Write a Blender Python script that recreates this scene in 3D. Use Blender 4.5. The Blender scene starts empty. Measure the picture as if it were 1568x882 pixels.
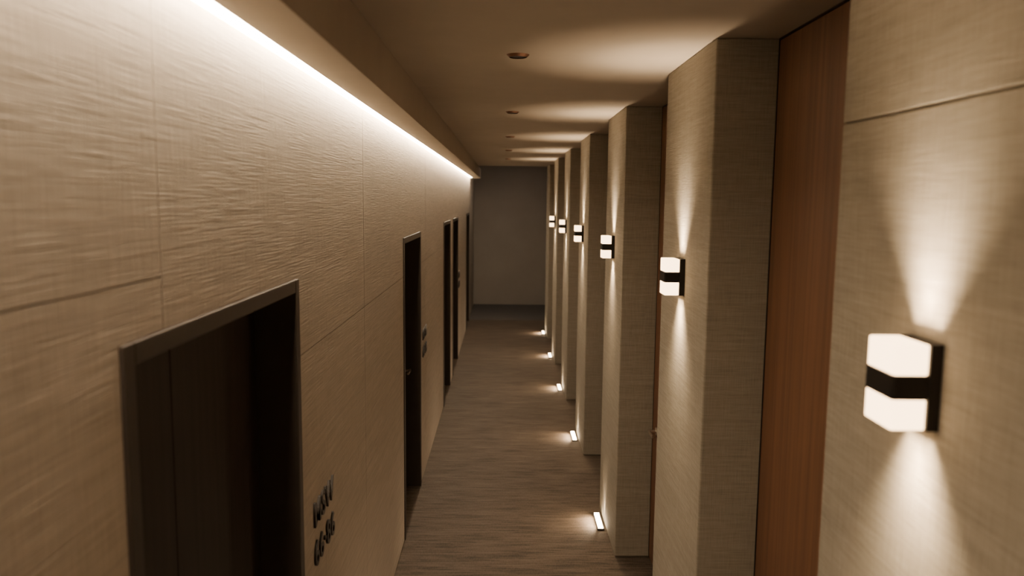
import bpy, bmesh, math
from mathutils import Matrix, Vector

S = bpy.context.scene
COL = S.collection
CAMH = 2.30
LX, RX, RX2 = -0.653, 0.74, 0.975
CEIL = 2.870
SOF = 2.69
Y0, YC, Y1 = -3.2, 13.62, 17.0
TOP = 3.25
HW = 0.405
SCY = {-2: -2.6, -1: -0.62, 0: 1.330, 1: 3.205, 2: 5.23, 3: 7.25, 4: 9.22, 5: 11.2, 6: 13.18}

# ------------------------------------------------------------ materials
def newmat(name):
    m = bpy.data.materials.new(name); m.use_nodes = True
    nt = m.node_tree
    b = nt.nodes["Principled BSDF"]
    return m, nt, b

def N(nt, t, **kw):
    n = nt.nodes.new(t)
    for k, v in kw.items():
        setattr(n, k, v)
    return n

def stretched_noise(nt, pos, scale, detail=3.0, rough=0.6):
    mp = N(nt, 'ShaderNodeMapping'); mp.inputs['Scale'].default_value = scale
    nt.links.new(pos, mp.inputs['Vector'])
    no = N(nt, 'ShaderNodeTexNoise')
    no.inputs['Scale'].default_value = 1.0
    no.inputs['Detail'].default_value = detail
    no.inputs['Roughness'].default_value = rough
    nt.links.new(mp.outputs[0], no.inputs['Vector'])
    return no.outputs['Fac']

def math_(nt, op, a, b):
    n = N(nt, 'ShaderNodeMath', operation=op)
    for i, v in enumerate((a, b)):
        if isinstance(v, (int, float)): n.inputs[i].default_value = v
        else: nt.links.new(v, n.inputs[i])
    return n.outputs[0]

def ramp(nt, fac, stops):
    r = N(nt, 'ShaderNodeValToRGB')
    el = r.color_ramp.elements
    while len(el) < len(stops): el.new(0.5)
    for e, (p, c) in zip(el, stops):
        e.position = p; e.color = (*c, 1)
    nt.links.new(fac, r.inputs[0])
    return r.outputs[0]

def fabric(name, c1, c2, h_amt=1.0, v_amt=0.5, bump=0.5, dist=0.004, hs=(9, 9, 150), vs=(150, 150, 9), patch=0.3):
    m, nt, b = newmat(name)
    g = N(nt, 'ShaderNodeNewGeometry')
    pos = g.outputs['Position']
    h = stretched_noise(nt, pos, hs, 2, 0.5)
    v = stretched_noise(nt, pos, vs, 2, 0.5)
    h2 = stretched_noise(nt, pos, (2.2, 2.2, 80), 2, 0.5)
    big = stretched_noise(nt, pos, (4.0, 4.0, 9), 3)
    hm = ramp(nt, big, [(0.42, (0.35,)*3), (0.58, (1,)*3)])
    vm = ramp(nt, big, [(0.42, (1,)*3), (0.58, (0.4,)*3)])
    hh = math_(nt, 'MULTIPLY', math_(nt, 'MULTIPLY', h, hm), h_amt)
    vv = math_(nt, 'MULTIPLY', math_(nt, 'MULTIPLY', v, vm), v_amt)
    s = math_(nt, 'ADD', hh, vv)
    s = math_(nt, 'ADD', s, math_(nt, 'MULTIPLY', h2, patch*h_amt))
    fine = stretched_noise(nt, pos, (450, 450, 450), 1)
    s = math_(nt, 'ADD', s, math_(nt, 'MULTIPLY', fine, 0.22))
    colf = math_(nt, 'ADD', math_(nt, 'MULTIPLY', h, 0.40), math_(nt, 'MULTIPLY', v, 0.32))
    colf = math_(nt, 'ADD', colf, math_(nt, 'MULTIPLY', h2, 0.28))
    c = ramp(nt, colf, [(0.34, c1), (0.66, c2)])
    nt.links.new(c, b.inputs['Base Color'])
    b.inputs['Roughness'].default_value = 0.8
    b.inputs['Specular IOR Level'].default_value = 0.25
    bp = N(nt, 'ShaderNodeBump'); bp.inputs['Strength'].default_value = bump
    bp.inputs['Distance'].default_value = dist
    nt.links.new(s, bp.inputs['Height'])
    nt.links.new(bp.outputs[0], b.inputs['Normal'])
    return m

M_WALL = fabric('woven_wallcovering', (0.345, 0.311, 0.265), (0.505, 0.460, 0.398), 1.0, 0.8, bump=0.6, dist=0.0032, hs=(6, 6, 230), vs=(230, 230, 9), patch=0.3)
M_PIL = fabric('woven_pillar_covering', (0.215, 0.194, 0.158), (0.330, 0.300, 0.248), 0.6, 0.9, 0.6, 0.0032, hs=(14, 14, 260), vs=(260, 260, 12), patch=0.2)

def simple(name, col, rough=0.5, metal=0.0, spec=0.5, noise=0.0, scale=(20, 20, 20), bump=0.0):
    m, nt, b = newmat(name)
    b.inputs['Roughness'].default_value = rough
    b.inputs['Metallic'].default_value = metal
    b.inputs['Specular IOR Level'].default_value = spec
    g = N(nt, 'ShaderNodeNewGeometry')
    f = stretched_noise(nt, g.outputs['Position'], scale)
    lo = tuple(max(0, x * (1 - noise)) for x in col); hi = tuple(min(1, x * (1 + noise)) for x in col)
    nt.links.new(ramp(nt, f, [(0.3, lo), (0.7, hi)]), b.inputs['Base Color'])
    if bump:
        bp = N(nt, 'ShaderNodeBump'); bp.inputs['Strength'].default_value = bump
        bp.inputs['Distance'].default_value = 0.002
        nt.links.new(f, bp.inputs['Height']); nt.links.new(bp.outputs[0], b.inputs['Normal'])
    return m

M_CEIL = simple('ceiling_plaster', (0.41, 0.365, 0.305), 0.85, 0, 0.2, 0.03, (5, 5, 5))
M_DARKWOOD = simple('dark_stained_door', (0.022, 0.016, 0.013), 0.55, 0, 0.3, 0.35, (40, 40, 1.5), 0.1)
M_FRAME = simple('bronze_door_frame', (0.040, 0.032, 0.026), 0.45, 0.3, 0.4, 0.1, (10, 10, 10))
M_WOOD = simple('walnut_veneer', (0.155, 0.078, 0.043), 0.55, 0, 0.35, 0.20, (60, 60, 1.1), 0.08)
M_BLACK = simple('black_metal', (0.012, 0.010, 0.009), 0.45, 0.4, 0.5, 0.05)
M_STEEL = simple('brushed_steel', (0.55, 0.50, 0.44), 0.28, 1.0, 0.5, 0.05)
M_END = simple('lobby_wall_paint', (0.29, 0.265, 0.24), 0.85, 0, 0.2, 0.05, (2, 2, 2))
M_LOBFLOOR = simple('lobby_carpet', (0.08, 0.075, 0.073), 0.85, 0, 0.2, 0.15, (4, 60, 4))
M_SIGN = simple('sign_letter_black', (0.02, 0.016, 0.013), 0.4, 0.3, 0.5, 0.05)
M_COPPER = simple('downlight_trim_copper', (0.20, 0.10, 0.06), 0.4, 0.6, 0.5, 0.05)

def floor_mat():
    m, nt, b = newmat('lined_carpet')
    g = N(nt, 'ShaderNodeNewGeometry'); pos = g.outputs['Position']
    f1 = stretched_noise(nt, pos, (3.5, 50, 5), 5, 0.7)
    f2 = stretched_noise(nt, pos, (160, 30, 5), 2)
    f3 = stretched_noise(nt, pos, (2.0, 9, 1), 2)
    s = math_(nt, 'ADD', math_(nt, 'MULTIPLY', f1, 0.6), math_(nt, 'MULTIPLY', f2, 0.2))
    s = math_(nt, 'ADD', s, math_(nt, 'MULTIPLY', f3, 0.2))
    c = ramp(nt, s, [(0.41, (0.036, 0.027, 0.020)), (0.59, (0.110, 0.086, 0.066))])
    nt.links.new(c, b.inputs['Base Color'])
    b.inputs['Roughness'].default_value = 0.6
    b.inputs['Specular IOR Level'].default_value = 0.2
    bp = N(nt, 'ShaderNodeBump'); bp.inputs['Strength'].default_value = 0.6
    bp.inputs['Distance'].default_value = 0.006
    nt.links.new(s, bp.inputs['Height']); nt.links.new(bp.outputs[0], b.inputs['Normal'])
    return m
M_FLOOR = floor_mat()

def emis(name, col, strength):
    m, nt, b = newmat(name)
    b.inputs['Base Color'].default_value = (0.9, 0.85, 0.78, 1)
    b.inputs['Emission Color'].default_value = (*col, 1)
    b.inputs['Emission Strength'].default_value = strength
    return m
WARM = (1.0, 0.72, 0.45)
M_LED = emis('led_strip_diffuser', (1.0, 0.77, 0.53), 64)
M_GLASS = emis('opal_glass_lit', (1.0, 0.64, 0.33), 8)
M_UP = emis('uplight_lens', (1.0, 0.76, 0.50), 30)
M_LENSOFF = simple('downlight_lens_dark', (0.05, 0.035, 0.028), 0.3)

# ------------------------------------------------------------ mesh helpers
def add_box(bm, lo, hi):
    lo = Vector(lo); hi = Vector(hi)
    c = (lo + hi) / 2; d = hi - lo
    bmesh.ops.create_cube(bm, size=1.0, matrix=Matrix.Translation(c) @ Matrix.Diagonal((d.x, d.y, d.z, 1)))

def finish(bm, name, mat, bevel=0.0, parent=None, smooth=False, seg=2):
    me = bpy.data.meshes.new(name)
    vs = [v.co.copy() for v in bm.verts]
    mn = Vector((min(v.x for v in vs), min(v.y for v in vs), min(v.z for v in vs)))
    mx = Vector((max(v.x for v in vs), max(v.y for v in vs), max(v.z for v in vs)))
    c = (mn + mx) / 2
    bmesh.ops.translate(bm, verts=bm.verts[:], vec=-c)
    bmesh.ops.recalc_face_normals(bm, faces=bm.faces[:])
    bm.to_mesh(me); bm.free()
    me.materials.append(mat)
    if smooth:
        for p in me.polygons: p.use_smooth = True
    o = bpy.data.objects.new(name, me); COL.objects.link(o)
    o.location = c
    if bevel:
        b = o.modifiers.new('bevel', 'BEVEL'); b.width = bevel; b.segments = seg; b.limit_method = 'ANGLE'
    if parent:
        o.parent = parent
        o.matrix_parent_inverse = Matrix.Translation(parent.location).inverted()
    return o

def boxes(name, lst, mat, bevel=0.0, parent=None, seg=2):
    bm = bmesh.new()
    for lo, hi in lst: add_box(bm, lo, hi)
    return finish(bm, name, mat, bevel, parent, seg=seg)

def empty(name, loc):
    e = bpy.data.objects.new(name, None); COL.objects.link(e)
    e.location = loc; e.empty_display_size = 0.1
    return e

def cyl(bm, c, r, depth, axis='Z', seg=32):
    R = {'Z': Matrix.Identity(4), 'X': Matrix.Rotation(math.pi/2, 4, 'Y'), 'Y': Matrix.Rotation(math.pi/2, 4, 'X')}[axis]
    bmesh.ops.create_cone(bm, cap_ends=True, segments=seg, radius1=r, radius2=r, depth=depth, matrix=Matrix.Translation(c) @ R)

def light(kind, name, loc, energy, parent, color=WARM, rot=(0, 0, 0), **kw):
    l = bpy.data.lights.new(name, kind); l.energy = energy; l.color = color
    for k, v in kw.items(): setattr(l, k, v)
    o = bpy.data.objects.new(name, l); COL.objects.link(o)
    o.location = loc; o.rotation_euler = rot
    if parent:
        o.parent = parent; o.matrix_parent_inverse = Matrix.Translation(parent.location).inverted()
    return o

# ------------------------------------------------------------ shell
boxes('floor', [((-1.1, Y0-0.1, -0.12), (1.25, 14.75, 0))], M_FLOOR)
boxes('floor_lobby', [((-1.1, 14.75, -0.12), (1.25, Y1+0.1, 0))], M_LOBFLOOR)
boxes('ceiling', [((-0.85, Y0, CEIL), (1.2, YC, TOP))], M_CEIL)
boxes('ceiling_lobby', [((-1.1, Y0, TOP), (1.25, Y1+0.1, TOP+0.1))], M_CEIL)
boxes('wall_end', [((-1.1, Y1, 0), (1.25, Y1+0.1, TOP))], M_END)
boxes('wall_back', [((-1.1, Y0-0.1, 0), (1.25, Y0, TOP))], M_WALL)
boxes('baseboard_end', [((LX, Y1-0.012, 0), (RX2, Y1, 0.08))], M_END)

DT = 2.045
DOORS = [(1.31, 2.455), (5.05, 6.09), (8.46, 9.5), (10.0, 11.1), (13.6, 14.65)]
BK = LX - 0.03
back = []
y = Y0
for a, b in DOORS:
    back.append(((-0.95, y, 0), (BK, a, TOP)))
    back.append(((-0.95, a, DT), (BK, b, TOP)))
    y = b
back.append(((-0.95, y, 0), (BK, Y1, TOP)))
boxes('wall_left_structure', back, M_BLACK)
g = 0.0014
pan = []
def P(ya, yb, za, zb, sides=''):
    pan.append(((BK, ya+(g if 'l' in sides else 0), za+(g if 'b' in sides else 0)),
                (LX, yb-(g if 'r' in sides else 0), zb-(g if 't' in sides else 0))))
Z1, Z2 = 2.146, 1.79
V1, V2 = 1.485, 3.64
P(Y0, -0.9, 0, Z1, 'rt'); P(Y0, -0.9, Z1, TOP, 'rb')
P(-0.9, DOORS[0][0], 0, DT, 'l'); P(-0.9, V1, DT, Z1, 'lrt'); P(-0.9, V1, Z1, TOP, 'lrb')
P(V1, V2, DT, TOP, 'lr')
P(DOORS[0][1], V2, Z2, DT, 'rb'); P(DOORS[0][1], V2, 0, Z2, 'rt')
P(V2, 6.5, DT, TOP, 'lr'); P(V2, 5.05, Z2, DT, 'lb'); P(V2, 5.05, 0, Z2, 'lt')
P(6.5, 9.9, DT, TOP, 'lr')
P(6.09, 6.5, Z2, DT, 'br'); P(6.09, 6.5, 0, Z2, 'tr'); P(6.5, 8.46, Z2, DT, 'lb'); P(6.5, 8.46, 0, Z2, 'lt')
P(9.5, 9.9, 0, DT, 'r'); P(9.9, 10.0, 0, DT, 'l')
P(9.9, 12.4, DT, TOP, 'lr'); P(11.1, 12.4, 0, DT, 'r')
P(12.4, Y1, DT, TOP, 'l'); P(12.4, 13.6, 0, DT, 'l'); P(14.65, Y1, 0, DT)
boxes('wall_left', pan, M_WALL)

boxes('wall_right', [((RX2, Y0, 0), (RX2+0.2, Y1, TOP))], M_PIL)

boxes('trim_1_soffit', [((-0.590, Y0, SOF), (-0.45, 15.0, CEIL)),
                 ((LX, Y0, SOF+0.030), (-0.590, 15.0, CEIL))], M_CEIL, 0.002)
boxes('led_strip_light', [((-0.648, Y0+0.02, SOF+0.012), (-0.596, 14.98, SOF+0.030))], M_LED)

# ------------------------------------------------------------ pillars
for k, c in SCY.items():
    a, b = c-HW, c+HW
    if k == 0:
        b = 1.725
        boxes('pillar', [((RX, a, 0), (RX2, b, 2.4692)), ((RX, a, 2.4718), (RX2, b, CEIL))], M_PIL, 0.003)
    else:
        boxes('pillar', [((RX, a, 0), (RX2, b, CEIL))], M_PIL, 0.006)

# ------------------------------------------------------------ wood doors in the recesses
dn = 0
ks = sorted(SCY)
for k in ks[:-1]:
    a = SCY[k] + HW; b = SCY[k+1] - HW
    if k == 0: a = 1.725
    dn += 1
    e = empty('door_%d' % dn, (RX2, (a+b)/2, 0))
    x1 = RX2
    boxes('frame', [((x1-0.02, a, 0), (x1, a+0.03, CEIL)), ((x1-0.016, b-0.006, 0), (x1, b, CEIL)),
                    ((x1-0.016, a+0.03, CEIL-0.006), (x1, b-0.006, CEIL))], M_BLACK, 0, e)
    boxes('leaf', [((x1-0.014, a+0.033, 0.008), (x1, b-0.008, CEIL-0.008))], M_WOOD, 0.001, e)
    bm = bmesh.new()
    hy = b - 0.14; hz = 0.88
    cyl(bm, (x1-0.018, hy, hz), 0.026, 0.01, 'X')
    cyl(bm, (x1-0.04, hy, hz), 0.010, 0.05, 'X')
    cyl(bm, (x1-0.062, hy-0.05, hz), 0.009, 0.13, 'Y')
    finish(bm, 'lever_handle', M_STEEL, 0.001, e, True)

# ------------------------------------------------------------ left doors
for i, (a, b) in enumerate(DOORS):
    dn += 1
    e = empty('door_%d' % dn, (LX, (a+b)/2, 0))
    w = 0.042; xf = LX + 0.008; xb = -0.84
    boxes('frame', [((xb, a+0.001, 0), (xf, a+w, DT-0.001)), ((xb, b-w, 0), (xf, b-0.001, DT-0.001)),
                    ((xb, a+w, DT-w), (xf, b-w, DT-0.001))], M_FRAME, 0.003, e)
    lx = -0.775
    mid = a + (b-a)*0.42
    boxes('leaf', [((lx-0.045, a+w+0.002, 0.006), (lx, mid-0.002, DT-w-0.002)),
                   ((lx-0.045, mid+0.002, 0.006), (lx, b-w-0.002, DT-w-0.002)),
                   ((lx-0.06, a+w, 0.003), (lx-0.04, b-w, DT-w))], M_DARKWOOD, 0.002, e)
    bm = bmesh.new()
    hy = b - w - 0.10; hz = 0.97
    cyl(bm, (lx+0.005, hy, hz), 0.027, 0.01, 'X')
    cyl(bm, (lx+0.03, hy, hz), 0.010, 0.06, 'X')
    cyl(bm, (lx+0.055, hy-0.05, hz), 0.010, 0.13, 'Y')
    cyl(bm, (lx+0.005, hy, hz-0.1), 0.020, 0.012, 'X')
    finish(bm, 'lever_handle', M_STEEL, 0.001, e, True)

# ------------------------------------------------------------ room signs (raised letters)
def text_mesh(body, size, y0, z0, parent):
    cu = bpy.data.curves.new('t', 'FONT'); cu.body = body; cu.size = size; cu.extrude = 0.004
    cu.offset = 0.0014
    cu.space_character = 1.12
    o = bpy.data.objects.new('t', cu); COL.objects.link(o)
    dg = bpy.context.evaluated_depsgraph_get()
    me = bpy.data.meshes.new_from_object(o.evaluated_get(dg))
    bpy.data.objects.remove(o)
    R = Matrix(((0, 0, 1, 0), (1, 0, 0, 0), (0, 1, 0, 0), (0, 0, 0, 1)))
    me.transform(Matrix.Translation((LX+0.004, y0, z0)) @ R)
    me.materials.clear(); me.materials.append(M_SIGN)
    me.name = 'letters'
    ob = bpy.data.objects.new('letters', me); COL.objects.link(ob)
    ob.parent = parent; ob.matrix_parent_inverse = Matrix.Translation(parent.location).inverted()
for (a, b) in (DOORS[0], DOORS[1], DOORS[3]):
    e = empty('room_number_sign', (LX, b+0.3, 1.15))
    text_mesh('MSW', 0.125, b+0.145, 1.155, e)
    text_mesh('66·86', 0.125, b+0.145, 1.01, e)

# ------------------------------------------------------------ wall sconces
SZ = 1.990
def outline(x0, x1, ya, yb, ch):
    return [(x1, ya), (x0+ch, ya), (x0, ya+ch), (x0, yb-ch), (x0+ch, yb), (x1, yb)]
def prism(bm, x0, x1, ya, yb, z0, z1, ch=0.012):
    pts = outline(x0, x1, ya, yb, ch)
    lo = [bm.verts.new((p[0], p[1], z0)) for p in pts]
    hi = [bm.verts.new((p[0], p[1], z1)) for p in pts]
    bm.faces.new(lo); bm.faces.new(hi)
    n = len(pts)
    for i in range(n):
        bm.faces.new((lo[i], lo[(i+1) % n], hi[(i+1) % n], hi[i]))
for k, c in SCY.items():
    if k == 6: continue
    e = empty('wall_sconce', (RX, c, SZ))
    boxes('backplate', [((RX-0.022, c-0.054, SZ-0.075), (RX, c+0.054, SZ+0.075))], M_BLACK, 0.002, e)
    xa, xb_ = RX-0.082, RX-0.022
    bm = bmesh.new(); prism(bm, xa, xb_, c-0.051, c+0.051, SZ-0.021, SZ+0.021, 0.005); finish(bm, 'centre_band', M_BLACK, 0.001, e)
    bm = bmesh.new(); prism(bm, xa+0.001, xb_, c-0.050, c+0.050, SZ+0.021, SZ+0.074, 0.005); finish(bm, 'glass_upper', M_GLASS, 0.003, e)
    bm = bmesh.new(); prism(bm, xa+0.001, xb_, c-0.050, c+0.050, SZ-0.074, SZ-0.021, 0.005); finish(bm, 'glass_lower', M_GLASS, 0.003, e)
    for sgn, nm in ((1, 'up'), (-1, 'down')):
        r = ((math.pi if sgn > 0 else 0), 0, 0)
        light('AREA', 'wash_'+nm, (RX-0.042, c, SZ+sgn*0.078), 3.6, e, rot=r, shape='RECTANGLE', size=0.06, size_y=0.092, spread=math.radians(85))
        light('SPOT', 'beam_'+nm, (RX-0.020, c, SZ+sgn*0.078), 15, e, rot=r,
              spot_size=math.radians(58), spot_blend=0.65, shadow_soft_size=0.016)

# ------------------------------------------------------------ floor uplights
for k in range(-1, 7):
    c = SCY[k] + 0.13
    e = empty('floor_uplight', (0.70, c, 0))
    boxes('housing', [((0.676, c-0.14, 0), (0.724, c+0.14, 0.012))], M_BLACK, 0.002, e)
    boxes('lens', [((0.682, c-0.13, 0.012), (0.718, c+0.13, 0.020))], M_UP, 0.002, e)
    light('AREA', 'side_glow', (0.672, c, 0.045), 3.2, e, rot=(0, math.radians(66), 0), shape='RECTANGLE', size=0.03, size_y=0.2, spread=math.radians(150))
    light('SPOT', 'beam_up', (0.715, c, 0.028), 16, e, rot=(math.pi, 0, 0), spot_size=math.radians(60), spot_blend=0.9, shadow_soft_size=0.012)

# ------------------------------------------------------------ recessed downlights (off)
for k in range(0, 6):
    c = SCY[k] - 0.03
    e = empty('recessed_downlight', (0.05, c, CEIL))
    bm = bmesh.new()
    bmesh.ops.create_cone(bm, cap_ends=False, segments=48, radius1=0.034, radius2=0.046, depth=0.010, matrix=Matrix.Translation((0.05, c, CEIL-0.005)))
    finish(bm, 'trim_ring', M_COPPER, 0, e, True)
    bm = bmesh.new(); cyl(bm, (0.05, c, CEIL-0.004), 0.036, 0.006); finish(bm, 'lens', M_LENSOFF, 0, e)

e = empty('lobby_fill_fixture', (0.15, 15.6, TOP))  # added fill light, out of view, to brighten the far lobby
bm = bmesh.new(); cyl(bm, (0.15, 15.6, TOP-0.02), 0.12, 0.04); finish(bm, 'body', M_BLACK, 0.003, e)  # made-up housing for the fill light
light('AREA', 'lobby_fill', (0.15, 15.6, TOP-0.05), 5.5, e, color=(1.0, 0.80, 0.62), shape='DISK', size=0.2)

# ------------------------------------------------------------ world + camera
w = bpy.data.worlds.new('world'); S.world = w; w.use_nodes = True
w.node_tree.nodes['Background'].inputs[0].default_value = (0.02, 0.018, 0.015, 1)
w.node_tree.nodes['Background'].inputs[1].default_value = 1.0

cd = bpy.data.cameras.new('camera'); cam = bpy.data.objects.new('camera', cd); COL.objects.link(cam)
cd.sensor_width = 36; cd.lens = 1192/1568*36
cd.clip_start = 0.02
M = Matrix.Translation((0, 0, CAMH)) @ Matrix.Rotation(math.radians(-0.65), 4, 'Z') @ \
    Matrix.Rotation(math.radians(90-6.5), 4, 'X') @ Matrix.Rotation(math.radians(0.6), 4, 'Z')
cam.matrix_world = M
cd.dof.use_dof = True; cd.dof.focus_distance = 4.0; cd.dof.aperture_fstop = 2.4
S.camera = cam
